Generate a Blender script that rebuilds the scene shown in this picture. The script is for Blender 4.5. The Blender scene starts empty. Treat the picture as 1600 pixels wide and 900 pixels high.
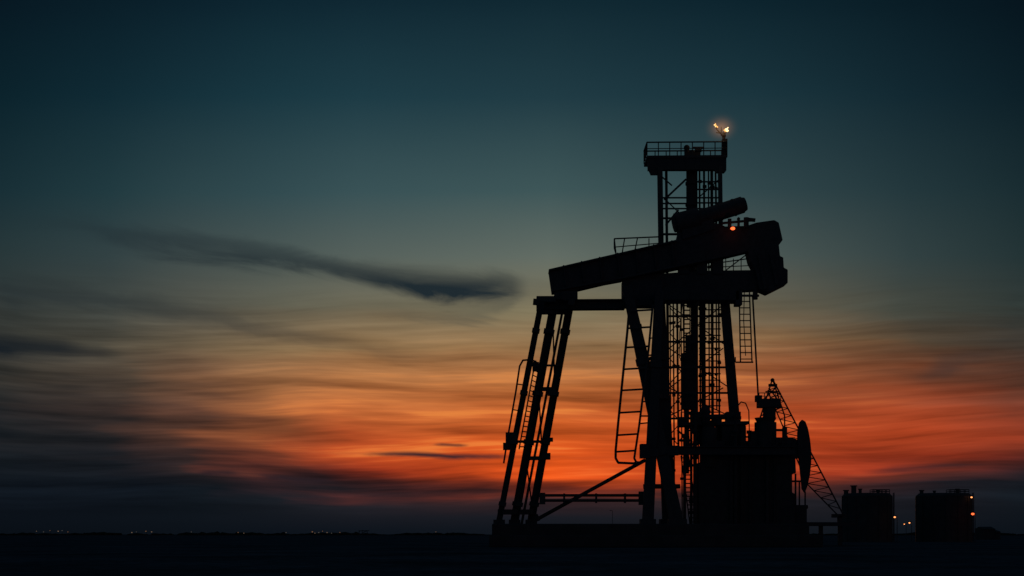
import bpy, bmesh, math, random
from mathutils import Vector, Matrix
ZOOM = None
random.seed(7)
F = 1600*50/36.0
CAMH = 0.9
D0 = 111.0
S = D0/F
scene = bpy.context.scene
col = scene.collection

def W(u, v, dy=0.0, D=D0):
    d = D+dy
    return Vector(((u-800)*d/F, d, CAMH+(835-v)*d/F))

# ---------------------------------------------------------------- materials
def steel(name, c, rough=0.6, metal=0.0, scale=3.0, spec=0.25):
    m = bpy.data.materials.new(name); m.use_nodes = True
    nt = m.node_tree; b = nt.nodes['Principled BSDF']
    tc = nt.nodes.new('ShaderNodeTexCoord')
    n = nt.nodes.new('ShaderNodeTexNoise'); n.inputs['Scale'].default_value = scale
    n.inputs['Detail'].default_value = 4
    nt.links.new(tc.outputs['Object'], n.inputs['Vector'])
    r = nt.nodes.new('ShaderNodeValToRGB')
    r.color_ramp.elements[0].position = 0.3; r.color_ramp.elements[1].position = 0.75
    r.color_ramp.elements[0].color = (c[0]*.8, c[1]*.8, c[2]*.8, 1)
    r.color_ramp.elements[1].color = (c[0]*1.15, c[1]*1.15, c[2]*1.15, 1)
    nt.links.new(n.outputs['Fac'], r.inputs[0]); nt.links.new(r.outputs[0], b.inputs['Base Color'])
    bp = nt.nodes.new('ShaderNodeBump'); bp.inputs['Strength'].default_value = 0.1
    nt.links.new(n.outputs['Fac'], bp.inputs['Height']); nt.links.new(bp.outputs[0], b.inputs['Normal'])
    b.inputs['Roughness'].default_value = rough; b.inputs['Metallic'].default_value = metal
    b.inputs['Specular IOR Level'].default_value = spec
    return m
def emis(name, c, s):
    m = bpy.data.materials.new(name); m.use_nodes = True
    nt = m.node_tree; nt.nodes.clear()
    o = nt.nodes.new('ShaderNodeOutputMaterial'); e = nt.nodes.new('ShaderNodeEmission')
    e.inputs[0].default_value = (*c, 1); e.inputs[1].default_value = s
    nt.links.new(e.outputs[0], o.inputs[0]); return m
M_ST = steel('dark_painted_steel', (0.075, 0.095, 0.12), 0.7, spec=.12)
M_RU = steel('weathered_steel', (0.07, 0.08, 0.095), 0.85, spec=.1)
M_CO = steel('stained_concrete', (0.075, 0.085, 0.10), 0.95, scale=1.0, spec=0.05)
M_TK = steel('tank_paint', (0.075, 0.088, 0.105), 0.7, scale=1.2, spec=.1)
M_TREE = steel('scrub', (0.05, 0.055, 0.04), 1.0, scale=.05, spec=0)
M_FL = emis('flame', (1.0, 0.46, 0.13), 1.5)
M_FLC = emis('flame_core', (1.0, 0.68, 0.33), 2.2)
M_RED = emis('red_lamp', (1.0, 0.12, 0.03), 2.4)
M_ORG = emis('orange_lamp', (1.0, 0.33, 0.10), 2.2)
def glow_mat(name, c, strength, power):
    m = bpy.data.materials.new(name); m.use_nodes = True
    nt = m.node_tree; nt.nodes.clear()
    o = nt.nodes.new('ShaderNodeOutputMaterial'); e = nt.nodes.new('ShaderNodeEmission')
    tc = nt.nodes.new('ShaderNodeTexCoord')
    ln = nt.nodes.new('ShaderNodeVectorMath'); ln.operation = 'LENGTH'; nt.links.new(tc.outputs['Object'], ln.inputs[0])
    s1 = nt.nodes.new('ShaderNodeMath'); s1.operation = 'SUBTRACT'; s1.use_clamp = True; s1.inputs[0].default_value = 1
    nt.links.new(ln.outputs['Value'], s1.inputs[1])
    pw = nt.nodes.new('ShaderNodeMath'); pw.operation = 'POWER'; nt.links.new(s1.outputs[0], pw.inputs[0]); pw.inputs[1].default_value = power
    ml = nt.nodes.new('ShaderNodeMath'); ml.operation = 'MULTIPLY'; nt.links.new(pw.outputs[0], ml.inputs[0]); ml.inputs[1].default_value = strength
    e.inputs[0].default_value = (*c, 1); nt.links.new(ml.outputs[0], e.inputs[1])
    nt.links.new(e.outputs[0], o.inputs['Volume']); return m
M_GLOW = glow_mat('added_flame_glow', (1.0, 0.42, 0.15), 0.34, 3.4)  # added halo: glow around the flames painted in as an emissive volume

# ---------------------------------------------------------------- geometry helpers
class Part:
    def __init__(s): s.bm = bmesh.new()
    def hexa(s, vs):
        v = [s.bm.verts.new(p) for p in vs]
        for f in ((0,1,2,3),(7,6,5,4),(0,4,5,1),(1,5,6,2),(2,6,7,3),(3,7,4,0)):
            s.bm.faces.new([v[i] for i in f])
    def beam(s, a, b, w, d=None, w2=None):
        if d is None: d = w
        if w2 is None: w2 = w
        k = (b-a).normalized(); y = Vector((0,1,0))
        side = k.cross(y)
        if side.length < 0.05: side = Vector((1,0,0))
        side.normalize(); dep = side.cross(k).normalized()
        vs = []
        for p, ww in ((a, w), (b, w2)):
            for sx, sd in ((-1,-1),(1,-1),(1,1),(-1,1)):
                vs.append(p+side*sx*ww/2+dep*sd*d/2)
        s.hexa(vs)
    def B(s, p, q, w, d=None, w2=None):
        s.beam(W(*p), W(*q), w*S, None if d is None else d*S, None if w2 is None else w2*S)
    def ibeam(s, p, q, w, d):
        a, b = W(*p), W(*q)
        k = (b-a).normalized(); side = k.cross(Vector((0,1,0))).normalized()
        s.beam(a, b, w*S*.9, d*S*.25)
        for sg in (-1, 1):
            o = side*sg*w*S*.45
            s.beam(a+o, b+o, w*S*.12, d*S)
    def tube(s, a, b, r, n=10, r2=None):
        if r2 is None: r2 = r
        k = (b-a); L = k.length
        if L < 1e-6: return
        q = k.to_track_quat('Z', 'Y').to_matrix().to_4x4()
        bmesh.ops.create_cone(s.bm, cap_ends=True, segments=n, radius1=r, radius2=r2, depth=L,
                              matrix=Matrix.Translation((a+b)/2) @ q)
    def T(s, p, q, w, n=10, w2=None):
        s.tube(W(*p), W(*q), w*S/2, n, None if w2 is None else w2*S/2)
    def path(s, pts, w, n=8):
        for i in range(len(pts)-1): s.T(pts[i], pts[i+1], w, n)
        for p in pts[1:-1]: s.ball(p, w/2*1.02, 1)
    def ball(s, p, rpx, sub=2, sc=(1,1,1)):
        m = Matrix.Translation(W(*p)) @ Matrix.Diagonal((*[rpx*S*c for c in sc], 1))
        bmesh.ops.create_icosphere(s.bm, subdivisions=sub, radius=1, matrix=m)
    def prism(s, poly, dy, t):
        pts = [W(u, v, dy) for u, v in poly]; h = Vector((0, t/2, 0))
        f = [s.bm.verts.new(p-h) for p in pts]; k = [s.bm.verts.new(p+h) for p in pts]
        s.bm.faces.new(f); s.bm.faces.new(k[::-1]); n = len(f)
        for i in range(n): s.bm.faces.new((f[i], f[(i+1)%n], k[(i+1)%n], k[i]))
    def prismf(s, poly, dy, t):
        pts = [W(u, v, dy) for u, v in poly]; h = Vector((0, t, 0))
        f = [s.bm.verts.new(p) for p in pts]; k = [s.bm.verts.new(p+h) for p in pts]
        s.bm.faces.new(f); s.bm.faces.new(k[::-1]); n = len(f)
        for i in range(n): s.bm.faces.new((f[i], f[(i+1)%n], k[(i+1)%n], k[i]))
    def box(s, u0, v0, u1, v1, dy=0, t=1.0):
        s.prism([(u0,v0),(u1,v0),(u1,v1),(u0,v1)], dy, t)
    def vcyl(s, u, v0, v1, w, dy=0, n=28, w2=None):
        s.T((u, v1, dy), (u, v0, dy), w, n, w2)
    def done(s, name, parent=None, mat=M_ST, bevel=0, smooth=False, **kw):
        bmesh.ops.recalc_face_normals(s.bm, faces=s.bm.faces)
        me = bpy.data.meshes.new(name)
        c = Vector((0,0,0))
        n = len(s.bm.verts)
        for v in s.bm.verts: c += v.co
        c /= max(n, 1)
        if parent is None: c.z = min(v.co.z for v in s.bm.verts)
        for v in s.bm.verts: v.co -= c
        s.bm.to_mesh(me); s.bm.free()
        me.materials.append(mat)
        if smooth:
            for p in me.polygons: p.use_smooth = True
        o = bpy.data.objects.new(name, me); col.objects.link(o)
        if parent is not None:
            o.parent = parent
            base = Vector((0,0,0)); pp = parent
            while pp: base += pp.location; pp = pp.parent
            o.location = c-base
        else: o.location = c
        if bevel:
            b = o.modifiers.new('bevel', 'BEVEL'); b.width = bevel; b.segments = 2
        for k, v in kw.items(): o[k] = v
        return o
def root(name, loc, label, category, **kw):
    o = bpy.data.objects.new(name, None); col.objects.link(o); o.location = loc
    o.empty_display_size = 1
    o['label'] = label; o['category'] = category
    for k, v in kw.items(): o[k] = v
    return o
def lerp(p, q, t): return tuple(a+(b-a)*t for a, b in zip(p, q))
def ladder(part, l0, l1, r0, r1, n, w=2.4, rw=1.8):
    part.T(l0, l1, w, 8); part.T(r0, r1, w, 8)
    for i in range(n):
        t = (i+.5)/n
        part.T(lerp(l0, l1, t), lerp(r0, r1, t), rw, 6)
def railing(part, p, q, h, posts, w=1.6, mid=1):
    up = lambda a, k: (a[0], a[1]-h*k, a[2])
    part.T(up(p,1), up(q,1), w, 6)
    for m in range(mid): part.T(up(p,(m+1)/(mid+1)), up(q,(m+1)/(mid+1)), w*.75, 6)
    for i in range(posts):
        a = lerp(p, q, i/(posts-1)); part.T(a, up(a, 1), w, 6)

# ---------------------------------------------------------------- ground
def ground():
    bm = bmesh.new()
    rings = [0, 4, 8, 14, 22, 34, 50, 75, 110, 160, 240, 380, 600, 1000, 2000, 5000, 12000, 30000]
    n = 96; prev = None
    from mathutils import noise
    for r in rings:
        if r == 0:
            cur = [bm.verts.new((0, 0, -0.05))]
        else:
            cur = []
            for i in range(n):
                a = 2*math.pi*i/n; x, y = r*math.cos(a), r*math.sin(a)
                z = -0.06+0.10*noise.noise(Vector((x*.08, y*.08, 0))) if r < 90 else -0.06
                cur.append(bm.verts.new((x, y, z)))
        if prev:
            for i in range(n):
                j = (i+1) % n
                if len(prev) == 1: bm.faces.new((prev[0], cur[i], cur[j]))
                else: bm.faces.new((prev[i], cur[i], cur[j], prev[j]))
        prev = cur
    me = bpy.data.meshes.new('ground'); bm.to_mesh(me); bm.free()
    for p in me.polygons: p.use_smooth = True
    o = bpy.data.objects.new('ground', me); col.objects.link(o); o['kind'] = 'structure'
    o['label'] = 'flat dark bare earth plain of the oil field'; o['category'] = 'ground'
    m = bpy.data.materials.new('bare_earth'); m.use_nodes = True
    nt = m.node_tree; b = nt.nodes['Principled BSDF']
    tc = nt.nodes.new('ShaderNodeTexCoord')
    n1 = nt.nodes.new('ShaderNodeTexNoise'); n1.inputs['Scale'].default_value = 0.12; n1.inputs['Detail'].default_value = 5
    n2 = nt.nodes.new('ShaderNodeTexNoise'); n2.inputs['Scale'].default_value = 1.7; n2.inputs['Detail'].default_value = 6
    for x in (n1, n2): nt.links.new(tc.outputs['Object'], x.inputs['Vector'])
    mx = nt.nodes.new('ShaderNodeMath'); mx.operation = 'MULTIPLY'
    nt.links.new(n1.outputs['Fac'], mx.inputs[0]); nt.links.new(n2.outputs['Fac'], mx.inputs[1])
    r = nt.nodes.new('ShaderNodeValToRGB')
    r.color_ramp.elements[0].position = 0.12; r.color_ramp.elements[0].color = (0.05, 0.055, 0.07, 1)
    r.color_ramp.elements[1].position = 0.42; r.color_ramp.elements[1].color = (0.19, 0.21, 0.26, 1)
    nt.links.new(mx.outputs[0], r.inputs[0]); nt.links.new(r.outputs[0], b.inputs['Base Color'])
    bp = nt.nodes.new('ShaderNodeBump'); bp.inputs['Strength'].default_value = 0.5; bp.inputs['Distance'].default_value = .1
    nt.links.new(n2.outputs['Fac'], bp.inputs['Height']); nt.links.new(bp.outputs[0], b.inputs['Normal'])
    b.inputs['Roughness'].default_value = 1; b.inputs['Specular IOR Level'].default_value = 0
    me.materials.append(m)
ground()

# ---------------------------------------------------------------- concrete plinth
p = Part()
p.box(770, 819, 1246, 853, 0, 9.0)
p.box(766, 836, 1262, 854, 0, 11.0)
pad = p.done('foundation_plinth', mat=M_CO, bevel=0.08)
pad['label'] = 'long raised concrete plinth carrying the pump jack and tower'; pad['category'] = 'foundation'

# ================================================================ PUMP JACK
pj = root('pump_jack', W(985, 819, 0), 'huge black steel pump jack with tilted walking beam on leaning legs', 'pump jack')
p = Part()
beam_poly = [(857,424),(960,400),(1056,377),(1062,352),(1092,346),(1122,352),(1132,356),(1165,355),(1180,350),(1208,346),
             (1215,350),(1221,377),(1216,384),(1180,392),(1130,404),(1072,418),(1000,432),(972,438),(900,455),(862,459)]
p.prism(beam_poly, 0, 1.1)
p.B((857,425,0),(1056,379,0), 3, 34); p.B((862,457,0),(972,437,0), 3, 34); p.B((972,437,0),(1130,403,0), 3, 34)
for u in range(880, 1050, 28):
    t = (u-857)/200
    p.B((u, 422-46*t, -.0),(u+4, 454-38*t, 0), 2.5, 30)
wb = p.done('walking_beam', pj, M_ST, 0.05)

p = Part()
p.T((960,373,-.9),(1030,370,-.9), 2.2, 8); p.T((961,386,-.9),(1030,380,-.9), 1.6, 8)
p.path([(964,401,-.9),(960,388,-.9),(960,373,-.9)], 2.4)
for u in (976, 996, 1014): p.T((u,372.5,-.9),(u-4 if u<1000 else u,400-(u-960)*.25,-.9), 1.8, 6)
p.T((960,373,-.9),(960,373,.9), 1.8, 8); p.T((960,373,.9),(1030,370,.9), 1.6, 8); p.T((960,373,.9),(963,400,.9), 1.8, 6)
p.done('railing', wb, M_ST)

p = Part()
p.T((1088,343,-.2),(1160,320,-.2), 26, 32)
p.T((1157,321,-.2),(1165,318.5,-.2), 26, 32, 20)
p.T((1056,350,-.2),(1092,341,-.2), 33, 32)
p.T((1052,351,-.2),(1056,350,-.2), 25, 32)
for t in (0.2, 0.5, 0.8):
    a = lerp((1088,343,-.2),(1160,320,-.2), t); b = lerp((1088,343,-.2),(1160,320,-.2), t+.03)
    p.T(a, b, 27.5, 32)
p.prism([(1064,356),(1112,342),(1116,360),(1066,376)], -.2, 1.0)
p.done('cylinder_housing', pj, M_ST, 0, False)

p = Part()
p.T((1126,349,-.9),(1178,344,-.9), 4, 10); p.vcyl(1140, 342, 356, 6, -.9, 12); p.vcyl(1166, 340, 356, 8, -.9, 12)
p.T((1170,343,-.9),(1180,344,-.9), 6, 8); p.vcyl(1154, 341, 356, 4, -.9, 10); p.ball((1154,342,-.9), 3, 1)
p.done('valve', pj, M_RU)
p = Part()
p.ball((1145,357,-1.5), 2.9, 3, (1.2,1,.85))
p.done('warning_light', pj, M_RED, smooth=True, label='glowing red lamp')

p = Part()
p.prism([(1166,393),(1214,383),(1216,403),(1221,405),(1222,421),(1228,424),(1228,445),(1198,460),(1184,454),(1178,425),(1170,410)], 0, 1.6)
p.B((1186,400,-.9),(1196,452,-.9), 5, 4); p.B((1204,396,-.9),(1214,446,-.9), 5, 4)
p.done('horse_head', pj, M_ST, 0.06)
p = Part()
p.prism([(972,440),(1010,431),(1100,425),(1182,424),(1186,454),(1150,456),(1030,458),(1028,476),(1012,472),(974,452)], .4, 1.2)
p.box(1034, 452, 1152, 472, .6, 2.0)
p.box(1148, 456, 1158, 478, .2, 1.2)
p.T((1128,410,.2),(1170,404,.2), 2, 6); p.T((1128,417,.2),(1172,415,.2), 1.6, 6)
for u in (1134, 1146, 1158): p.T((u,404,.2),(u,426,.2), 1.6, 6)
p.T((1132,424,.2),(1166,398,.2), 2, 6)
for u in (1060, 1088, 1112): p.box(u, 400, u+16, 430, .2, 1.0)
p.vcyl(1180, 452, 468, 8, -.1, 12); p.T((1152,462,-.2),(1186,462,-.2), 4, 8)
for u in (1045, 1066, 1090, 1120, 1138): p.vcyl(u, 468, 468+random.uniform(6,14), random.uniform(4,9), .2, 10)
p.done('lower_boom', pj, M_ST, 0.04)

p = Part()
p.T((1176,462,-.1),(1185,625,-.1), 2.8, 10)
p.box(1180, 618, 1190, 628, -.1, .5)
p.done('polished_rod', pj, M_ST)

p = Part()
p.ibeam((838,477,0), (976,476,0), 15, 20)
p.box(838, 465, 868, 474, 0, 1.6); p.box(866, 457, 902, 470, 0, 1.4)
p.prism([(872,440),(894,436),(900,460),(868,462)], 0, .8)
p.T((884,463,-1.0),(884,463,1.0), 14, 20)
p.box(972, 440, 1034, 480, .3, 1.6)
p.B((838,472,-2),(838,472,2), 10, 10); p.B((893,472,-2),(893,472,2), 10, 10); p.B((980,466,-2.2),(980,466,2.2), 12, 12)
p.B((1026,466,-2.2),(1026,466,2.2), 12, 12)
p.done('crossbeam', pj, M_ST, 0.03)

legs = [((846,472,-1.6),(779,819,-1.6), 9, 9), ((866,474,0),(803,819,0), 13, 12), ((862,474,.4),(817,819,.4),0,0),
        ((891,474,1.6),(829,819,1.6), 12, 12)]
for a, b, w, d in legs:
    if w == 0: continue
    p = Part(); p.ibeam(a, b, w, d*1.2)
    p.box(b[0]-8, 812, b[0]+10, 822, b[2], .9)
    for t in (.12, .4, .62, .9):
        q = lerp(a, b, t); r = lerp(a, b, t+.018); p.B(q, r, w*1.3, d*1.5)
    p.done('leg', pj, M_ST)
p = Part()
p.B((880,480,.8),(815,819,.4), 4, 5); p.done('leg', pj, M_ST)
p = Part()
def legu(i, v):
    a, b = legs[i][0], legs[i][1]; t = (v-a[1])/(b[1]-a[1]); return a[0]+(b[0]-a[0])*t
for v, w in ((488,6),(571,3),(608,6),(690,4),(716,6),(800,8)):
    i0 = 0 if v in (488, 571, 690, 800) else 1
    p.B((legu(i0,v)-2, v, legs[i0][0][2]), (legu(3,v)+3, v, 1.6), w, w)
for v0, v1 in ((488,608),(608,716),(716,800)):
    p.T((legu(1,v0), v0, 0), (legu(3,v1), v1, 1.6), 2.4, 8)
p.box(790, 676, 808, 694, -1.8, .8); p.box(786, 692, 800, 703, -1.8, .6); p.box(852, 684, 864, 690, 1.6, .6)
p.box(846, 708, 860, 718, 1.6, .8); p.box(856, 610, 868, 618, .4, .8)
p.box(832, 566, 842, 580, -1.2, .6)
p.done('brace', pj, M_ST)
p = Part()
ladder(p, (836,566,-1.9),(811,702,-1.9),(846,572,-1.5),(822,702,-1.5), 17, 2.2, 1.8)
p.path([(838,565,-1.9),(828,562,-2.1),(817,563,-2.4),(812,572,-2.4),(806,612,-2.4),(794,680,-2.4),(787,724,-2.4)], 2.8)
for v in (600, 640, 676):
    t = (v-572)/(724-572); p.T((812-25*t, v, -2.4), (legu(0,v), v+2, -1.6), 1.8, 6)
p.done('ladder', pj, M_ST)

for a, b, w, w2, d in (((979,448,-2.2),(1058,819,-2.2), 14, 20, 14), ((1030,455,-2.4),(1012,819,-2.4), 13, 17, 14),
                   ((1030,455,2.2),(1046,819,2.2), 15, 22, 14), ((984,450,2.2),(1030,640,2.2), 6, 6, 8)):
    p = Part(); p.B(a, b, w, d, w2)
    p.B(lerp(a,b,.3), lerp(a,b,.33), w*1.35, d*1.3); p.B(lerp(a,b,.68), lerp(a,b,.71), w*1.5, d*1.3)
    if b[1] > 800: p.box(b[0]-w2*.7, 811, b[0]+w2*.7, 822, b[2], 1.3)
    p.done('leg', pj, M_ST, 0.03)
p = Part()
p.B((1000,704,-2.4),(1060,704,-2.4), 15, 8); p.box(1000, 694, 1016, 716, -2.4, 1.0); p.done('brace', pj)
for a, b, w in (((1012,620,-2.3),(1044,620,2.2),7), ((1016,560,-2.3),(1040,560,2.2),5), ((1008,760,-2.4),(1060,760,2.2),7)):
    p = Part(); p.B(a, b, w, w); p.done('brace', pj)
p = Part()
p.T((838,812,1.6),(1008,719,-2.4), 6, 12); p.B((832,812,1.6),(842,808,1.6), 11, 11)
p.done('brace', pj, M_ST)
p = Part()
for v, w in ((774,4.5),(782,4.5)):
    p.T((845,v,0),(1006,v,0), w, 10)
p.box(843, 770, 852, 788, 0, .5); p.box(998, 768, 1008, 789, 0, .5)
for u in (880, 930, 975): p.box(u, 771, u+3, 786, 0, .4)
p.done('base_rail', pj, M_ST)
p = Part()
L = [(984,474,-3),(980,520,-3),(973,590,-3),(966,660,-3),(962,704,-3),(962,716,-3),(966,723,-3),(990,724,-3),(998,722,-3)]
R = [(1020,476,-2.8),(1014,540,-2.8),(1007,600,-2.8),(998,670,-2.8),(991,716,-2.8),(994,722,-2.8)]
p.path(L, 3.8); p.path(R, 3.4)
def at(P_, v):
    for i in range(len(P_)-1):
        if P_[i][1] <= v <= P_[i+1][1]:
            return lerp(P_[i], P_[i+1], (v-P_[i][1])/(P_[i+1][1]-P_[i][1]))
    return P_[-1]
for v in (486, 513, 543, 577, 610, 645, 680, 706):
    p.T(at(L, v), at(R, v-2), 3.0, 6)
for v in (555, 650): p.T(at(R, v), (1022, v, -2.4), 2.5, 6)
for v in (530, 594, 628, 662): p.T(at(R, v), (1018, v-2, -2.4), 2.2, 6)
p.done('ladder', pj, M_ST)
p = Part()
ladder(p, (1155,456,0),(1157,566,0),(1171,456,0),(1175,566,0), 11, 2.2, 1.7)
p.T((1149,566,0),(1177,566,0), 2.4, 8); p.T((1149,566,0),(1149,558,0), 2, 8)
p.path([(1163,456,-.3),(1162,500,-.3),(1165,556,-.1)], 1.4)
p.done('ladder', pj, M_ST)

# ================================================================ TOWER
tw = root('derrick_tower', W(1085, 819, 3), 'tall black steel derrick tower with railed crown platform and burning flare', 'tower')
TD = 3.5
def tl(name, a, b, w, d=None, w2=None):
    p = Part(); p.B(a, b, w, d, w2); return p.done(name, tw, M_ST)
tl('leg', (1031,262,TD-1.2),(1034,470,TD-2.2), 8, 8)
tl('leg', (1041,268,TD+1.2),(1046,819,TD+2.2), 4, 5)
tl('leg', (1125,262,TD-1.2),(1127,440,TD-2.2), 6, 8)
p = Part(); p.B((1130,440,TD-2.2),(1150,680,TD-2.2), 13, 12, 15); p.B((1144,676,TD-2.2),(1152,819,TD-2.2), 14, 12)
p.done('leg', tw, M_ST)
p = Part()
p.vcyl(1080, 236, 480, 15, TD, 20); p.box(1073, 262, 1089, 345, TD+.4, .7)
p.vcyl(1085, 470, 672, 12, TD, 18); p.vcyl(1075, 552, 640, 20, TD, 24); p.vcyl(1076, 524, 553, 11, TD, 24)
p.vcyl(1073, 640, 740, 8, TD, 24)
for v in (285, 318): p.vcyl(1080, v, v+4, 19, TD, 20)
for v in (560, 590, 625): p.vcyl(1076, v, v+4, 23, TD, 24)
p.done('central_column', tw, M_ST)
for u, w, v0, v1, dy in ((1093,3,262,819,.8),(1100,3.5,262,819,-.6),(1107,2.4,262,819,.4),(1112,4.6,262,819,-.8),(1118,2.4,262,640,.6),
                     (1052,2.5,474,819,-1),(1058,3.5,474,700,.6),(1064,2,474,819,-.4),(1047,2,474,819,-1.4),(1123,3,470,819,-.2),(1097,5,470,670,1.6),(1068,3,474,660,.2)):
    p = Part(); p.T((u,v0,TD+dy),(u+(2 if v1>500 else 0),v1,TD+dy), w, 8)
    for k in range(int((v1-v0)/60)):
        vv = v0+30+k*60+random.uniform(-12,12); p.vcyl(u+1, vv, vv+4, w+3, TD+dy, 8)
    p.done('pipe', tw, M_RU)
p = Part()
for v in (284, 296, 309, 317, 326, 334):
    p.B((1089,v,TD-1),(1125,v,TD-1), 2, 3)
for v in (309, 318, 326):
    p.B((1036,v,TD-2),(1073,v,TD-2), 2, 3)
p.T((1038,312,TD-1.6),(1072,280,TD-1.4), 3.2, 8); p.T((1040,352,TD-2),(1060,328,TD-2), 3, 8); p.T((1034,276,TD-1.5),(1050,290,TD-1.5), 2.4, 8)
p.T((1040,312,TD+1.3),(1074,345,TD+1.3), 2, 8); p.T((1090,310,TD+1.3),(1124,280,TD+1.3), 2, 8)
p.B((1031,366,TD-2.0),(1060,366,TD-2.0), 3, 4); p.B((1031,341,TD-1.8),(1056,341,TD-1.8), 2.5, 4)
vs = list(range(484, 660, 10))
for i, v in enumerate(vs):
    ur = 1134+(v-475)*.08
    p.B((1092,v,TD-.8),(1126,v,TD-.8), 1.8, 2)
    if i % 4 == 1: p.B((1042,v,TD-1.5),(ur,v,TD-1.5), 3, 4)
for v0, v1 in ((476,544),(544,606),(606,650)):
    p.T((1045,v0,TD+2),(1140,v1,TD+2), 1.9, 6); p.T((1130,v0,TD+2),(1046,v1,TD+2), 1.9, 6)
for k in range(6):
    v = 480+k*40; p.T((1046,v,TD-1),(1064,v+20,TD-1), 1.6, 6); p.T((1064,v+20,TD-1),(1046,v+40,TD-1), 1.6, 6)
p.T((1118,270,TD+1.2),(1122,470,TD+2.2), 3, 8)
p.done('bracing', tw, M_ST)
p = Part()
ladder(p, (1069,474,TD-1.6),(1069,560,TD-1.6),(1078,474,TD-1.6),(1078,560,TD-1.6), 12, 1.8, 2.2)
p.path([(1066,476,TD-1.6),(1062,520,TD-1.8),(1062,560,TD-1.8)], 1.4)
p.done('ladder', tw, M_ST)
p = Part()
ladder(p, (1064,712,TD-1.6),(1078,819,TD-1.6),(1076,712,TD-1.6),(1090,819,TD-1.6), 16, 2, 2)
p.T((1058,672,TD-1.6),(1080,690,TD-1.6), 3, 6); p.T((1060,690,TD-1.6),(1082,668,TD-1.6), 2, 6)
p.done('stair', tw, M_ST)
FR = TD-1.3; DP = 2.6
p = Part()
p.prismf([(1011,243),(1136,242),(1136,246),(1011,247)], FR-.06, DP+.12)
p.prismf([(1012,247),(1135,246),(1135,266),(1132,270),(1119,270),(1116,265),(1034,265),(1028,273),(1017,273),(1012,262)], FR, .25)
p.prismf([(1016,247),(1133,246),(1133,256),(1016,256)], FR+.25, DP-.25)
cp = p.done('crown_platform', tw, M_ST, .0)
p = Part()
a, b = W(1011,243,FR), W(1135,242,FR); back = Vector((0, DP, 0))
for (s_, e_) in ((a, b), (a+back, b+back), (a, a+back), (b, b+back)):
    up = Vector((0,0,1.05))
    p.tube(s_+up, e_+up, .06, 8); p.tube(s_+up*.52, e_+up*.52, .035, 6)
    n = 8 if (e_-s_).length > 5 else 4
    for i in range(n):
        q = s_.lerp(e_, i/(n-1)); p.tube(q, q+up, .045, 6)
p.done('railing', cp, M_ST)
p = Part()
p.vcyl(1073, 230, 243, 8, FR+.7, 14); p.ball((1073,231,FR+.7), 5, 2); p.vcyl(1091, 231, 243, 4, FR+.7, 12)
p.T((1083,231,FR+.7),(1100,231,FR+.7), 4, 10); p.T((1086,235,FR+.7),(1096,235,FR+.7), 6, 10); p.box(1070, 239, 1094, 244, FR+.7, .5)
p.done('winch', cp, M_RU)
p = Part()
p.box(1128, 218, 1136, 246, TD-1, .5); p.vcyl(1131, 207, 219, 5, TD-1, 12)
p.T((1131,214,TD-1),(1121,203,TD-1), 2.4, 8); p.T((1130,211,TD-1),(1135,206,TD-1), 2.4, 8); p.ball((1131,212,TD-1), 3.6, 2)
p.T((1119,207,TD-1),(1125,208,TD-1), 1.6, 8); p.T((1121,203,TD-1),(1119,199,TD-1), 2.4, 8, 3.2); p.vcyl(1127, 198, 212, 1.6, TD-1.15, 8)
fb = p.done('flare_burner', tw, M_RU)
def flame(cx, cy, h, w, lean, mat):
    p = Part(); n = 10; base = W(cx, cy, TD-1)
    rings = []
    for k in range(8):
        t = k/7; r = w*S*(math.sin(math.pi*(t*.85+.12))**.8)*(1-t*.5)*.5
        cc = base+Vector((lean*S*(t**1.4)+.06*math.sin(t*9), .03*math.cos(t*7), h*S*t))
        rings.append([p.bm.verts.new(cc+Vector((math.cos(a)*r*(1+.25*math.sin(3*a+k)), math.sin(a)*r, .1*r*math.sin(2*a)))) for a in [2*math.pi*i/n for i in range(n)]])
    for k in range(7):
        for i in range(n): p.bm.faces.new((rings[k][i], rings[k][(i+1)%n], rings[k+1][(i+1)%n], rings[k+1][i]))
    p.bm.faces.new(rings[0][::-1]); p.bm.faces.new(rings[-1])
    return p.done('flame', fb, mat, smooth=True)
flame(1119.5, 200, 8, 4.5, -3, M_FL); flame(1118, 198, 5, 3.6, -1, M_FLC)
flame(1135, 206, 8, 5.5, 2, M_FLC); flame(1133, 206, 5, 3.5, -1, M_FL)
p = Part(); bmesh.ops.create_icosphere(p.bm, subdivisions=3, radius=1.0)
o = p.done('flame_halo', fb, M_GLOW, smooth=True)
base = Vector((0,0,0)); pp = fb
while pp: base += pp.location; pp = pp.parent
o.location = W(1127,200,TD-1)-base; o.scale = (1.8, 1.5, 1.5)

# ================================================================ WELLHEAD MACHINERY
wm = root('wellhead_machine', W(1165, 819, 0), 'bulky dark pump machinery block with vessels, pipes and gantry', 'machinery')
p = Part()
p.prism([(1088,724),(1096,724),(1096,690),(1130,690),(1130,698),(1150,698),(1150,690),(1166,690),(1166,702),(1216,702),(1216,696),(1238,696),(1240,740),(1234,742),(1234,770),(1238,772),(1238,822),(1090,822)], 0, 2.0)
p.box(1088, 668, 1118, 694, .6, 1.2); p.box(1126, 666, 1164, 700, .2, 1.2); p.box(1140, 652, 1156, 668, .2, .8)
for u in (1140, 1196): p.box(u, 700, u+5, 819, -1.1, .4)
p.box(1228, 790, 1258, 819, 0, 1.4); p.box(1218, 686, 1238, 698, 0, 1.0)
p.done('engine_block', wm, M_RU, .05)
p = Part()
p.ibeam((1044,704,-1.9),(1242,704,-1.9), 13, 12)
p.done('gantry', wm, M_ST, .02)
p = Part()
p.B((1062,664,.5),(1166,662,.5), 5, 44); p.box(1060, 652, 1070, 666, .5, .8); p.box(1080, 644, 1092, 664, .5, .8)
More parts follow.
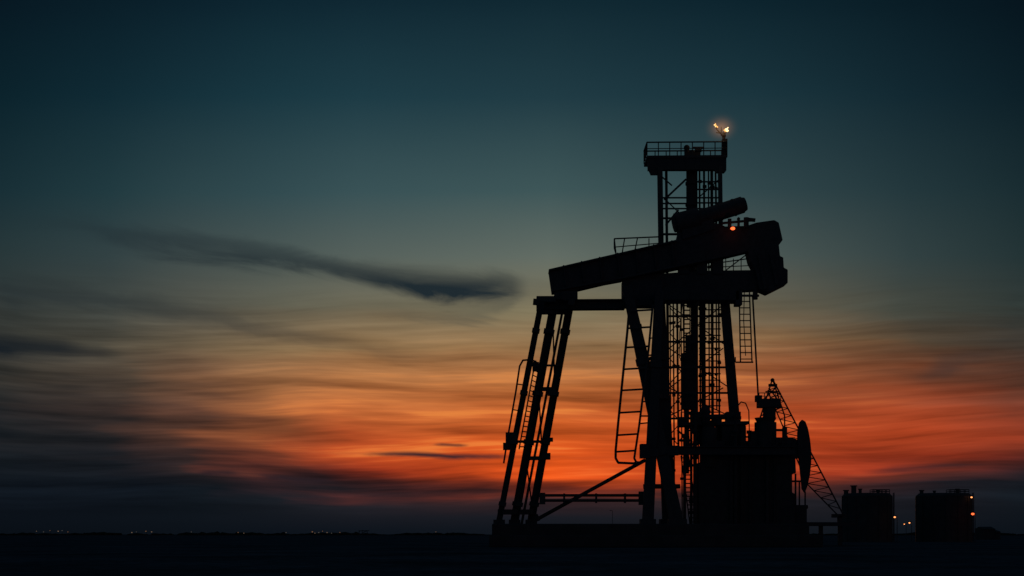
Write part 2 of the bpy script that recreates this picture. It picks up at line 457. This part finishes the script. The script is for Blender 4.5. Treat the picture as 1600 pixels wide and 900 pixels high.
p.vcyl(1102, 640, 662, 14, .5, 16); p.vcyl(1120, 648, 662, 16, .5, 16); p.T((1094,652,.2),(1140,650,.2), 7, 12); p.box(1134, 644, 1156, 662, .5, 1.0)
p.vcyl(1146, 636, 646, 6, .5, 12)
for u in (1074, 1120, 1162): p.B((u,664,.5),(u+2,700,.5), 4, 5)
p.T((1076,666,.5),(1092,690,.5), 2.6, 8); p.ball((1102,640,.5), 7, 2)
p.done('deck', wm, M_ST, .0)
p = Part()
p.vcyl(1196, 660, 704, 34, 0, 32); p.vcyl(1196, 653, 661, 26, 0, 32, 34); p.vcyl(1202, 636, 656, 20, 0, 24)
p.box(1184, 624, 1218, 637, 0, 1.2); p.box(1172, 674, 1182, 704, 0, .8); p.vcyl(1226, 668, 702, 8, 0, 14); p.T((1172,680,0),(1200,670,0),4,8)
p.T((1212,672,0),(1228,672,0),4,8)
p.done('pressure_vessel', wm, M_TK)
p = Part(); p.vcyl(1108, 668, 730, 24, -.6, 24); p.vcyl(1108, 660, 669, 14, -.6, 24, 24); p.vcyl(1108, 652, 661, 4, -.6, 10); p.done('pressure_vessel', wm, M_TK)
p = Part(); railing(p, (1186,624,-.5),(1220,624,-.5), 10, 5, 1.4); p.done('railing', wm)
p = Part(); railing(p, (1064,662,-.5),(1094,662,-.5), 18, 4, 1.4); p.done('railing', wm)
p = Part(); railing(p, (1204,698,-1.2),(1242,698,-1.2), 14, 5, 1.4); p.done('railing', wm)
p = Part()
p.path([(1152,646,-.5),(1153,634,-.5),(1158,628,-.5),(1165,630,-.5),(1170,642,-.5),(1171,680,-.5)], 1.8)
p.done('pipe', wm, M_ST)
for i in range(30):
    p = Part()
    u = random.uniform(1066, 1240); v0 = random.uniform(640, 690) if u < 1160 else random.uniform(672, 698)
    w_ = random.uniform(2,6); d_ = random.uniform(-1.6, 1.6)
    p.vcyl(u, v0, 819, w_, d_, 8); p.vcyl(u, v0-2, v0+3, w_+4, d_, 10)
    for k in range(2):
        vv = random.uniform(v0+10, 800); p.vcyl(u, vv, vv+4, w_+3, d_, 8)
    p.T((u, v0+8, d_), (u+random.choice((-8,8)), v0+8, d_), w_*.7, 8)
    p.done('pipe', wm, M_RU)
p = Part()
p.vcyl(1243, 740, 819, 3, 0, 8); p.vcyl(1249, 752, 819, 2.5, 0, 8); p.T((1232,752,0),(1252,752,0), 3, 8); p.T((1232,792,0),(1262,792,0), 6, 8)
p.vcyl(1257, 790, 819, 4, 0, 8)
p.done('pipework', wm, M_RU)

# ================================================================ SMALL PUMP JACK
sd = 6.0
sj = root('pump_jack', W(1250, 832, sd), 'smaller dark pump jack with curved horse head and sloping lattice boom', 'pump jack')
p = Part()
p.B((1215,702,sd),(1256,702,sd), 30, 12, 16)
p.prism([(1214,684),(1236,684),(1250,690),(1250,716),(1214,720)], sd, .7)
p.done('walking_beam', sj, M_ST, .03)
p = Part()
p.prism([(1249,660),(1253,656),(1258,659),(1262,670),(1265,686),(1267,704),(1267,722),(1265,742),(1261,760),(1257,770),(1253,764),(1250,735),(1246,700),(1246,676)], sd-.4, .35)
p.done('horse_head', sj, M_ST, .0)
p = Part()
for a, b in (((1188,652,sd),(1207,592,sd)),((1207,592,sd),(1226,650,sd)),((1192,625,sd),(1218,625,sd)),((1196,612,sd),(1216,612,sd)),
             ((1192,625,sd),(1212,606,sd)),((1218,628,sd),(1201,606,sd)),((1188,650,sd),(1222,636,sd)),((1226,650,sd),(1226,700,sd)),((1188,650,sd),(1188,700,sd))):
    p.T(a, b, 2.4, 8)
p.ball((1207,594,sd), 3.5, 2); p.box(1201, 600, 1214, 604, sd, .3)
p.done('mast', sj, M_ST)
p = Part()
A0, A1 = (1207,592,sd-.4), (1317,803,sd-.4)
p.T(A0, A1, 2.6, 8)
p.T((1200,612,sd),(1262,757,sd), 2.2, 8); p.T((1262,757,sd),(1312,808,sd), 2.2, 8)
N = 17
def top(t): return lerp(A0, A1, t)
def bot(t):
    x = 592+t*211
    return (lerp((1200,612,sd),(1262,757,sd),(x-612)/145) if x < 757 else lerp((1262,757,sd),(1312,808,sd),(x-757)/51))
for i in range(N):
    t0 = .06+i/N*.9; t1 = .06+(i+.5)/N*.9; t2 = .06+(i+1)/N*.9
    p.T(top(t0), bot(t1), 1.4, 6); p.T(bot(t1), top(t2), 1.4, 6)
p.done('lattice_boom', sj, M_ST)
p = Part()
p.box(1222, 816, 1336, 822, sd, 1.2)
for u in (1250, 1280, 1310): p.box(u, 820, u+5, 852, sd, .5)
p.B((1258,768,sd),(1258,819,sd), 2.0, 3); p.B((1300,806,sd),(1322,806,sd), 6, 10); p.B((1312,806,sd),(1312,818,sd), 6, 10)
p.B((1222,700,sd),(1228,819,sd), 8, 8)
p.done('base', sj, M_ST)

# ================================================================ STORAGE TANKS
def Wt(u, v, D): return Vector(((u-800)*D/F, D, CAMH+(835-v)*D/F))
def tank(u0, u1, vt, D, label, bumps, rails):
    s = D/F; c = Wt((u0+u1)/2, 835, D); c.z = 0
    r = root('storage_tank', c, label, 'storage tank', group='storage tanks on the plain')
    R = (u1-u0)/2*s; H = CAMH+(835-vt)*s
    p = Part(); p.tube(c+Vector((0,0,-.05)), c+Vector((0,0,H-.35)), R, 48)
    p.tube(c+Vector((0,0,H-.35)), c+Vector((0,0,H)), R, 48, R*.9)
    for k in (.25,.5,.75): p.tube(c+Vector((0,0,H*k)), c+Vector((0,0,H*k+.06)), R*1.012, 48)
    for k in range(14):
        a = 2*math.pi*k/14; e = Vector((math.cos(a)*R*1.01, math.sin(a)*R*1.01, 0)); p.tube(c+e, c+e+Vector((0,0,H-.4)), .04, 6)
    p.done('shell', r, M_TK)
    for u, v, w in bumps:
        p = Part()
        a = Wt(u, vt+1, D); b = Wt(u, v, D); p.tube(a, b, w*s/2, 12); p.tube(b, b+Vector((0,0,.12)), w*s/2*1.4, 12)
        p.done('hatch', r, M_ST)
    for ua, ub, h in rails:
        p = Part()
        a, b = Wt(ua, vt, D), Wt(ub, vt, D); y = Vector((0,1.5,0))
        for k in (1, .5):
            z = Vector((0,0,h*s*k))
            p.tube(a+z, b+z, .05, 6); p.tube(a+y+z, b+y+z, .04, 6); p.tube(a+z, a+y+z, .04, 6); p.tube(b+z, b+y+z, .04, 6)
        n = 5
        for i in range(n):
            q = a.lerp(b, i/(n-1)); p.tube(q, q+Vector((0,0,h*s)), .05, 6); p.tube(q+y, q+y+Vector((0,0,h*s)), .04, 6)
        p.done('railing', r, M_ST)
    p = Part(); x = c.x+R+.25
    for dx in (0, .45): p.tube(Vector((x, c.y-.3+dx, 0)), Vector((x, c.y-.3+dx, H+.1)), .05, 6)
    for k in range(int(H/.4)): p.tube(Vector((x, c.y-.3, .3+k*.4)), Vector((x, c.y+.15, .3+k*.4)), .03, 6)
    p.done('ladder', r, M_ST)
    return r
tank(1316, 1393, 771, 180, 'dark cylindrical storage tank with hatches and roof railing', [(1322,767,7),(1334,760,8),(1344,765,5),(1372,767,5)], [(1364,1390,6)])
tank(1432, 1517, 771, 185, 'dark cylindrical storage tank with small lamps on its side', [(1440,767,6),(1460,768,4),(1496,765,5)], [(1484,1514,6)])

def lamp_post(u, v, D, rpx, mat, name='lamp_post', label='', cat='lamp post', group=None, arm=0.5):
    s = D/F; top = Wt(u, v, D); base = Vector((top.x+arm, top.y, 0))
    r = root(name, base, label, cat, **({'group': group} if group else {}))
    p = Part(); h = Vector((base.x, base.y, top.z+.15))
    p.tube(Vector((base.x, base.y, -.05)), h, max(.05, .12*s*2), 8, max(.04,.08*s*2))
    p.tube(h, top+Vector((0,0,.12)), max(.035,.1*s), 6); p.tube(top+Vector((0,0,.08)), top+Vector((0,0,.3*s*3+.1)), rpx*s*.6, 8)
    p.done('post', r, M_ST)
    p = Part(); bmesh.ops.create_icosphere(p.bm, subdivisions=2, radius=rpx*s, matrix=Matrix.Translation(top) @ Matrix.Diagonal((1,1,.8,1)))
    p.done('lamp', r, mat)
G = 'small orange lamps beside the tanks'
for u, v, D, rp in ((1398,808,176,1.6),(1421,817,200,1.3),(1518,777,182,1.6),(1520,803,180,2.4),(1413,819,230,.9)):
    lamp_post(u, v, D, rp, M_ORG if rp < 2.2 else M_RED, label='thin lamp post with glowing orange lamp near storage tanks', group=G, arm=.3)
p = Part(); a = Wt(957, 835, 200); a.z = 0; b = Wt(957, 798, 200)
p.tube(a, b, .03, 8); p.tube(b, b+Vector((-.2,0,.06)), .03, 8); p.tube(b+Vector((-.2,0,.06)), b+Vector((-.4,0,.03)), .04, 8)
o = p.done('street_lamp', None, M_ST); o['label'] = 'slender unlit street lamp with short arm on the plain'; o['category'] = 'street lamp'
p = Part(); D = 260
for (u0,u1,vt) in ((1530,1548,823),(1547,1556,828)):
    a = Wt(u0, vt, D); b = Wt(u1, vt, D)
    cx = (a.x+b.x)/2; wv = (b.x-a.x)/2
    vs = [Vector((cx+sx*wv, D+sy*2.5, z)) for z in (-.05, a.z*.8) for sx, sy in ((-1,-1),(1,-1),(1,1),(-1,1))]
    p.hexa(vs)
    h = [Vector((cx+sx*wv*1.05, D+sy*2.7, a.z*.8+.01)) for sx, sy in ((-1,-1),(1,-1),(1,1),(-1,1))]
    v = [p.bm.verts.new(q) for q in h]; r1 = p.bm.verts.new((cx-wv*1.05, D, a.z)); r2 = p.bm.verts.new((cx+wv*1.05, D, a.z))
    p.bm.faces.new((v[0],v[1],r2,r1)); p.bm.faces.new((v[3],v[2],r2,r1)); p.bm.faces.new((v[0],v[3],r1)); p.bm.faces.new((v[1],v[2],r2)); p.bm.faces.new(v)
o = p.done('shed', None, M_RU); o['label'] = 'low dark gabled shed on the plain'; o['category'] = 'shed'

# ================================================================ FAR LAMPS + SCRUB
cols = [((.9,.6,.4),.15), ((.7,.65,.6),.09), ((1,.5,.25),.17)]
mats = [emis('far_lamp', c, s) for c, s in cols]
for i, (u, v, rp) in enumerate(((57,830,.7),(68,831,.8),(78,829,.6),(91,830,1.1),(97,829,.8),(106,831,.7),(206,832,1.0),(213,831,.7),(228,830,.9),
     (237,831,1.0),(299,831,.8),(372,832,.7),(381,833,.8),(447,832,.9),(488,831,1.1),(492,833,.8),
     (498,832,1.0),(504,830,.7),(511,832,.9),(518,833,.8),(531,832,.7),(681,831,.7))):
    lamp_post(u, v, 1400+random.uniform(-200,200), rp, mats[i%3], 'lamp_post', 'distant lamp post glowing faintly on the flat horizon', 'lamp post',
              'distant lamp posts along the horizon', arm=.6)
def scrub():
    bm = bmesh.new(); rnd = random.Random(3)
    from mathutils import noise
    for i in range(900):
        az = rnd.uniform(-.8, .8); D = rnd.uniform(1500, 2300)
        h = max(0.5, 2.1+4.0*noise.noise(Vector((az*30, 0, 0)))+rnd.uniform(-1.0, 1.0))
        w = rnd.uniform(3, 14)
        if rnd.random() < .04: h *= 1.5; w *= .5
        m = Matrix.Translation((D*math.sin(az), D*math.cos(az), h*.3)) @ Matrix.Diagonal((w, w, h*.75, 1))
        r = bmesh.ops.create_icosphere(bm, subdivisions=1, radius=1, matrix=m)
        for v in r['verts']:
            v.co += Vector((rnd.uniform(-.25,.25)*w, rnd.uniform(-.2,.2)*w*.3, rnd.uniform(-.2,.2)*h))
    me = bpy.data.meshes.new('tree_line'); bm.to_mesh(me); bm.free(); me.materials.append(M_TREE)
    o = bpy.data.objects.new('tree_line', me); col.objects.link(o)
    o['kind'] = 'stuff'; o['label'] = 'low far-off line of dark scrub and trees along the horizon'; o['category'] = 'trees'
scrub()
p = Part(); D = 1500
for (u0,v0,u1,v1) in ((560,835,562,829),(575,835,573,829),(560,829,577,829),(566,835,566,828),(562,835,573,829)):
    p.tube(Wt(u0,v0+.5,D), Wt(u1,v1,D), .35, 6)
o = p.done('gantry', None, M_ST); o['label'] = 'tiny distant steel gantry frame on the horizon'; o['category'] = 'gantry'

# ================================================================ WORLD
w = bpy.data.worlds.new('World'); scene.world = w; w.use_nodes = True
w.cycles.sampling_method = 'MANUAL'; w.cycles.sample_map_resolution = 256
nt = w.node_tree; nt.nodes.clear()
def N_(t): return nt.nodes.new(t)
def link(a, b): nt.links.new(a, b)
def M(op, a, b=None, c=None, clamp=False):
    n = N_('ShaderNodeMath'); n.operation = op; n.use_clamp = clamp
    for i, x in enumerate((a, b, c)):
        if x is None: continue
        if isinstance(x, (int, float)): n.inputs[i].default_value = x
        else: link(x, n.inputs[i])
    return n.outputs[0]
def smooth(x, a, b, lo=0.0, hi=1.0):
    n = N_('ShaderNodeMapRange'); n.interpolation_type = 'SMOOTHSTEP'
    link(x, n.inputs[0]); n.inputs[1].default_value = a; n.inputs[2].default_value = b
    n.inputs[3].default_value = lo; n.inputs[4].default_value = hi
    return n.outputs[0]
def srgb(c):
    return tuple(((x/255)/12.92 if x/255 <= .04045 else ((x/255+.055)/1.055)**2.4) for x in c)
def AE(u, v):
    az = math.atan((u-800)/F); return az, math.atan((835-v)/F*math.cos(az))
tc = N_('ShaderNodeTexCoord'); nrm = N_('ShaderNodeVectorMath'); nrm.operation = 'NORMALIZE'
link(tc.outputs['Generated'], nrm.inputs[0])
sep = N_('ShaderNodeSeparateXYZ'); link(nrm.outputs[0], sep.inputs[0])
az = M('ARCTAN2', sep.outputs[0], sep.outputs[1]); el = M('ARCSINE', sep.outputs[2])
def noise_(sx, sz, off, detail=5, rough=.55, tilt=0.0, dist=0.0, bend=None):
    c = N_('ShaderNodeCombineXYZ')
    link(M('MULTIPLY', az, sx), c.inputs[0])
    e2 = M('ADD', el, M('MULTIPLY', az, tilt)) if tilt else el
    if bend is not None: e2 = M('ADD', e2, bend)
    link(M('MULTIPLY', e2, sz), c.inputs[1]); c.inputs[2].default_value = off
    n = N_('ShaderNodeTexNoise'); n.inputs['Scale'].default_value = 1; n.inputs['Detail'].default_value = detail
    n.inputs['Roughness'].default_value = rough; n.inputs['Distortion'].default_value = dist
    link(c.outputs[0], n.inputs['Vector'])
    return M('SUBTRACT', n.outputs['Fac'], .5)
n_big = noise_(5, 22, 1.3, 3, .5, .05)
n_bend = noise_(5, 9, 21.7, 1, .5)
bend = M('MULTIPLY', n_bend, .028)
n_str = noise_(6, 75, 4.1, 4, .52, .03, 0, bend)
n_fine = noise_(10, 260, 8.2, 3, .55, -.02, 0, bend)
n_wsp = noise_(13, 55, 12.7, 5, .58, .12, .5)
zone = smooth(el, .19, .11)
zone2 = M('MULTIPLY', zone, smooth(el, .008, .03))
amp = M('ADD', .008, M('MULTIPLY', zone2, .024))
elw = M('ADD', el, M('MULTIPLY', n_big, amp))
elw = M('ADD', elw, M('MULTIPLY', M('MULTIPLY', n_str, zone2), .024))
azw = M('ADD', az, M('MULTIPLY', M('MULTIPLY', M('ADD', n_big, M('MULTIPLY', n_str, .6)), zone2), .16))
EM = .4
pos = M('DIVIDE', elw, EM, clamp=True)
columns = [
 (0,   [(0,(7,24,34)),(150,(11,35,44)),(300,(24,47,54)),(380,(37,54,57)),(450,(46,56,56)),(520,(54,56,52)),(580,(48,48,45)),(630,(34,36,38)),(700,(19,26,32)),(770,(12,19,27)),(830,(9,15,22))]),
 (170, [(0,(9,29,39)),(150,(16,42,52)),(300,(33,58,64)),(400,(50,65,67)),(480,(64,69,65)),(540,(74,70,60)),(590,(74,62,51)),(640,(56,46,43)),(690,(34,34,37)),(725,(24,28,34)),(770,(14,21,29)),(830,(10,16,23))]),
 (300, [(0,(11,33,44)),(150,(21,49,59)),(300,(44,68,73)),(400,(65,77,76)),(480,(84,85,76)),(540,(104,90,70)),(590,(116,82,59)),(640,(94,62,48)),(690,(66,45,40)),(725,(46,36,37)),(770,(17,24,31)),(830,(11,17,24))]),
 (430, [(0,(13,37,48)),(150,(25,55,65)),(300,(50,75,80)),(400,(75,87,84)),(480,(96,95,81)),(540,(124,102,74)),(590,(148,100,64)),(640,(142,84,50)),(690,(124,64,40)),(725,(108,50,36)),(755,(56,34,36)),(780,(23,27,33)),(830,(12,18,26))]),
 (560, [(0,(15,39,50)),(150,(29,59,69)),(300,(57,82,86)),(400,(86,97,92)),(480,(110,105,86)),(540,(144,114,78)),(590,(174,113,67)),(630,(184,101,53)),(670,(178,79,40)),(710,(178,70,33)),(745,(160,55,30)),(768,(96,42,34)),(790,(30,30,36)),(830,(14,20,28))]),
 (860, [(0,(16,40,50)),(150,(32,59,68)),(300,(62,86,88)),(400,(98,108,100)),(480,(127,117,90)),(540,(152,115,76)),(600,(182,107,56)),(650,(198,94,41)),(700,(212,84,29)),(745,(226,83,26)),(768,(152,56,30)),(785,(58,36,36)),(810,(25,27,34)),(830,(17,22,29))]),
 (1180,[(0,(12,35,45)),(150,(26,52,61)),(300,(49,70,74)),(400,(75,87,84)),(480,(102,95,77)),(540,(130,98,67)),(600,(158,85,49)),(650,(182,76,37)),(700,(188,70,31)),(740,(164,57,31)),(762,(88,42,34)),(785,(32,31,36)),(830,(18,22,28))]),
 (1420,[(0,(9,28,37)),(150,(18,40,49)),(300,(35,55,60)),(400,(50,65,66)),(480,(68,71,63)),(540,(86,70,54)),(600,(114,63,43)),(650,(152,65,38)),(700,(162,62,34)),(728,(150,53,32)),(745,(82,40,34)),(762,(30,29,35)),(830,(14,20,27))]),
 (1600,[(0,(6,21,30)),(150,(12,31,39)),(300,(25,44,49)),(400,(35,51,53)),(480,(48,55,52)),(540,(62,54,47)),(600,(86,53,41)),(650,(128,56,37)),(690,(140,54,33)),(714,(94,42,34)),(730,(36,30,35)),(760,(19,25,32)),(830,(12,18,25))]),
]
cur = None; lastaz = None
for u, stops in columns:
    r = N_('ShaderNodeValToRGB'); cr = r.color_ramp
    st = sorted([(AE(u, v)[1]/EM, srgb(c)) for v, c in stops])
    cr.elements[0].position = st[0][0]; cr.elements[0].color = (*st[0][1], 1)
    cr.elements[1].position = st[-1][0]; cr.elements[1].color = (*st[-1][1], 1)
    for ps, c in st[1:-1]:
        e = cr.elements.new(ps); e.color = (*c, 1)
    link(pos, r.inputs[0]); a = AE(u, 600)[0]
    if cur is None: cur = r.outputs[0]
    else:
        mx = N_('ShaderNodeMix'); mx.data_type = 'RGBA'
        mr = N_('ShaderNodeMapRange'); link(azw, mr.inputs[0]); mr.inputs[1].default_value = lastaz; mr.inputs[2].default_value = a
        link(mr.outputs[0], mx.inputs[0]); link(cur, mx.inputs[6]); link(r.outputs[0], mx.inputs[7]); cur = mx.outputs[2]
    lastaz = a
def scale_col(c, f):
    v = N_('ShaderNodeVectorMath'); v.operation = 'SCALE'; link(c, v.inputs[0]); link(f, v.inputs['Scale']); return v.outputs[0]
st_f = M('ADD', 1.0, M('MULTIPLY', zone2, M('ADD', M('MULTIPLY', n_str, 2.0), M('MULTIPLY', n_fine, .9))))
cur = scale_col(cur, M('MAXIMUM', st_f, .25))
gold = smooth(M('ADD', n_str, M('MULTIPLY', n_fine, .8)), .06, .28)
gold = M('MULTIPLY', gold, M('MULTIPLY', smooth(el, .03, .06), smooth(el, .14, .09)))
gold = M('MULTIPLY', gold, M('MULTIPLY', smooth(az, -.22, -.06), smooth(az, .30, .12)), clamp=True)
mg = N_('ShaderNodeMix'); mg.data_type = 'RGBA'; link(M('MULTIPLY', gold, .5), mg.inputs[0]); link(cur, mg.inputs[6]); mg.inputs[7].default_value = (*srgb((232,140,64)), 1)
cur = mg.outputs[2]
def wisp(cur, pts, color, warp=.012, nz=n_wsp, dens_noise=1.2):
    r = N_('ShaderNodeValToRGB'); cr = r.color_ramp; cr.interpolation = 'B_SPLINE' if len(pts) > 5 else 'EASE'
    L = [((AE(u, v)[0]+.42)/.84, AE(u, v)[1]/EM, (t/F)*20, d) for u, v, t, d in pts]
    cr.elements[0].position = L[0][0]; cr.elements[0].color = (*L[0][1:], 1)
    cr.elements[1].position = L[-1][0]; cr.elements[1].color = (*L[-1][1:], 1)
    for l in L[1:-1]:
        e = cr.elements.new(l[0]); e.color = (*l[1:], 1)
    link(M('DIVIDE', M('ADD', az, .42), .84, clamp=True), r.inputs[0])
    s = N_('ShaderNodeSeparateColor'); link(r.outputs[0], s.inputs[0])
    c = M('MULTIPLY', s.outputs[0], EM); t = M('DIVIDE', s.outputs[1], 20.0)
    d = M('ABSOLUTE', M('SUBTRACT', M('ADD', el, M('MULTIPLY', nz, warp)), c))
    q = M('DIVIDE', d, M('MAXIMUM', t, 1e-4))
    m = smooth(q, 1.4, 0.0)
    f = M('MULTIPLY', m, s.outputs[2])
    f = M('MULTIPLY', f, M('ADD', 1.0, M('MULTIPLY', nz, dens_noise)), clamp=True)
    mx = N_('ShaderNodeMix'); mx.data_type = 'RGBA'; link(f, mx.inputs[0]); link(cur, mx.inputs[6]); mx.inputs[7].default_value = (*srgb(color), 1)
    return mx.outputs[2]
cur = wisp(cur, [(40,345,14,0),(160,360,20,.35),(260,378,20,.55),(360,394,20,.62),(450,408,20,.72),(530,426,22,.82),(600,440,26,.92),(680,450,29,.96),(750,452,30,.95),(800,452,28,.88),(828,454,22,.0)], (31,42,48), .026, dens_noise=1.4)
cur = wisp(cur, [(560,480,8,0),(650,490,10,.2),(720,496,12,.3),(780,488,12,.35),(805,476,10,.25),(822,462,6,0)], (60,66,63), .03, dens_noise=1.5)
cur = wisp(cur, [(-120,450,20,0),(0,456,22,.5),(100,466,20,.5),(200,480,18,.5),(300,494,18,.45),(420,515,20,.35),(560,542,18,.25),(700,560,18,0)], (34,42,46), .025)
cur = wisp(cur, [(-120,540,20,0),(0,541,20,.85),(90,546,17,.85),(150,552,11,.5),(200,556,8,0)], (20,28,35), .012)
cur = wisp(cur, [(560,708,3,0),(600,709,5,.9),(660,708,5,.9),(710,714,6,.95),(780,714,5,.8),(805,714,3,0)], (58,36,40), .008)
cur = wisp(cur, [(670,695,2,0),(690,695,3,.85),(720,696,3,.8),(735,696,2,0)], (74,42,40), .004)
cur = wisp(cur, [(300,740,3,0),(325,740,4,.7),(355,741,4,.7),(380,742,3,0)], (24,26,34), .006)
cur = wisp(cur, [(380,742,3,0),(430,746,4,.7),(500,751,4,.6),(540,754,3,0)], (40,30,36), .006)
cur = wisp(cur, [(1420,590,10,0),(1480,572,16,.45),(1520,560,14,.35),(1580,545,12,0)], (56,48,46), .02)
cur = wisp(cur, [(1340,738,4,0),(1400,734,6,.5),(1480,729,5,.6),(1560,726,4,0)], (52,34,38), .008)
away = M('ABSOLUTE', az)
cur = scale_col(cur, smooth(away, .5, 2.2, 1.0, 1.4))
sky = N_('ShaderNodeTexSky'); sky.sky_type = 'NISHITA'; sky.sun_disc = False
sky.sun_elevation = math.radians(-4); sky.sun_rotation = math.radians(2)
bg1 = N_('ShaderNodeBackground'); link(cur, bg1.inputs[0]); bg1.inputs[1].default_value = 1.0
bg2 = N_('ShaderNodeBackground'); link(sky.outputs[0], bg2.inputs[0]); bg2.inputs[1].default_value = 0.002
ad = N_('ShaderNodeAddShader'); link(bg1.outputs[0], ad.inputs[0]); link(bg2.outputs[0], ad.inputs[1])
out = N_('ShaderNodeOutputWorld'); link(ad.outputs[0], out.inputs[0])

sun = bpy.data.lights.new('sun', 'SUN'); sun.energy = .02; sun.angle = math.radians(3); sun.color = (1, .5, .25)
so = bpy.data.objects.new('sun', sun); col.objects.link(so); so.rotation_euler = (math.radians(-88.5), 0, math.radians(-2))
pl = bpy.data.lights.new('flare_light', 'POINT'); pl.energy = 25; pl.color = (1, .6, .3); pl.shadow_soft_size = .3
po = bpy.data.objects.new('flare_light', pl); col.objects.link(po); po.location = W(1126, 190, TD-1.6)

cam = bpy.data.cameras.new('camera'); cam.lens = 50; cam.sensor_width = 36; cam.shift_y = 385/1600
if ZOOM:
    k, cu, cv = ZOOM; cam.lens = 50*k; cam.shift_x = (cu-800)*k/1600; cam.shift_y = (835-cv)*k/1600
cam.clip_end = 60000
co = bpy.data.objects.new('camera', cam); col.objects.link(co); co.location = (0, 0, CAMH); co.rotation_euler = (math.radians(90), 0, 0)
scene.camera = co
scene.view_settings.view_transform = 'Standard'; scene.view_settings.look = 'None'
scene.view_settings.exposure = 0; scene.view_settings.gamma = 1
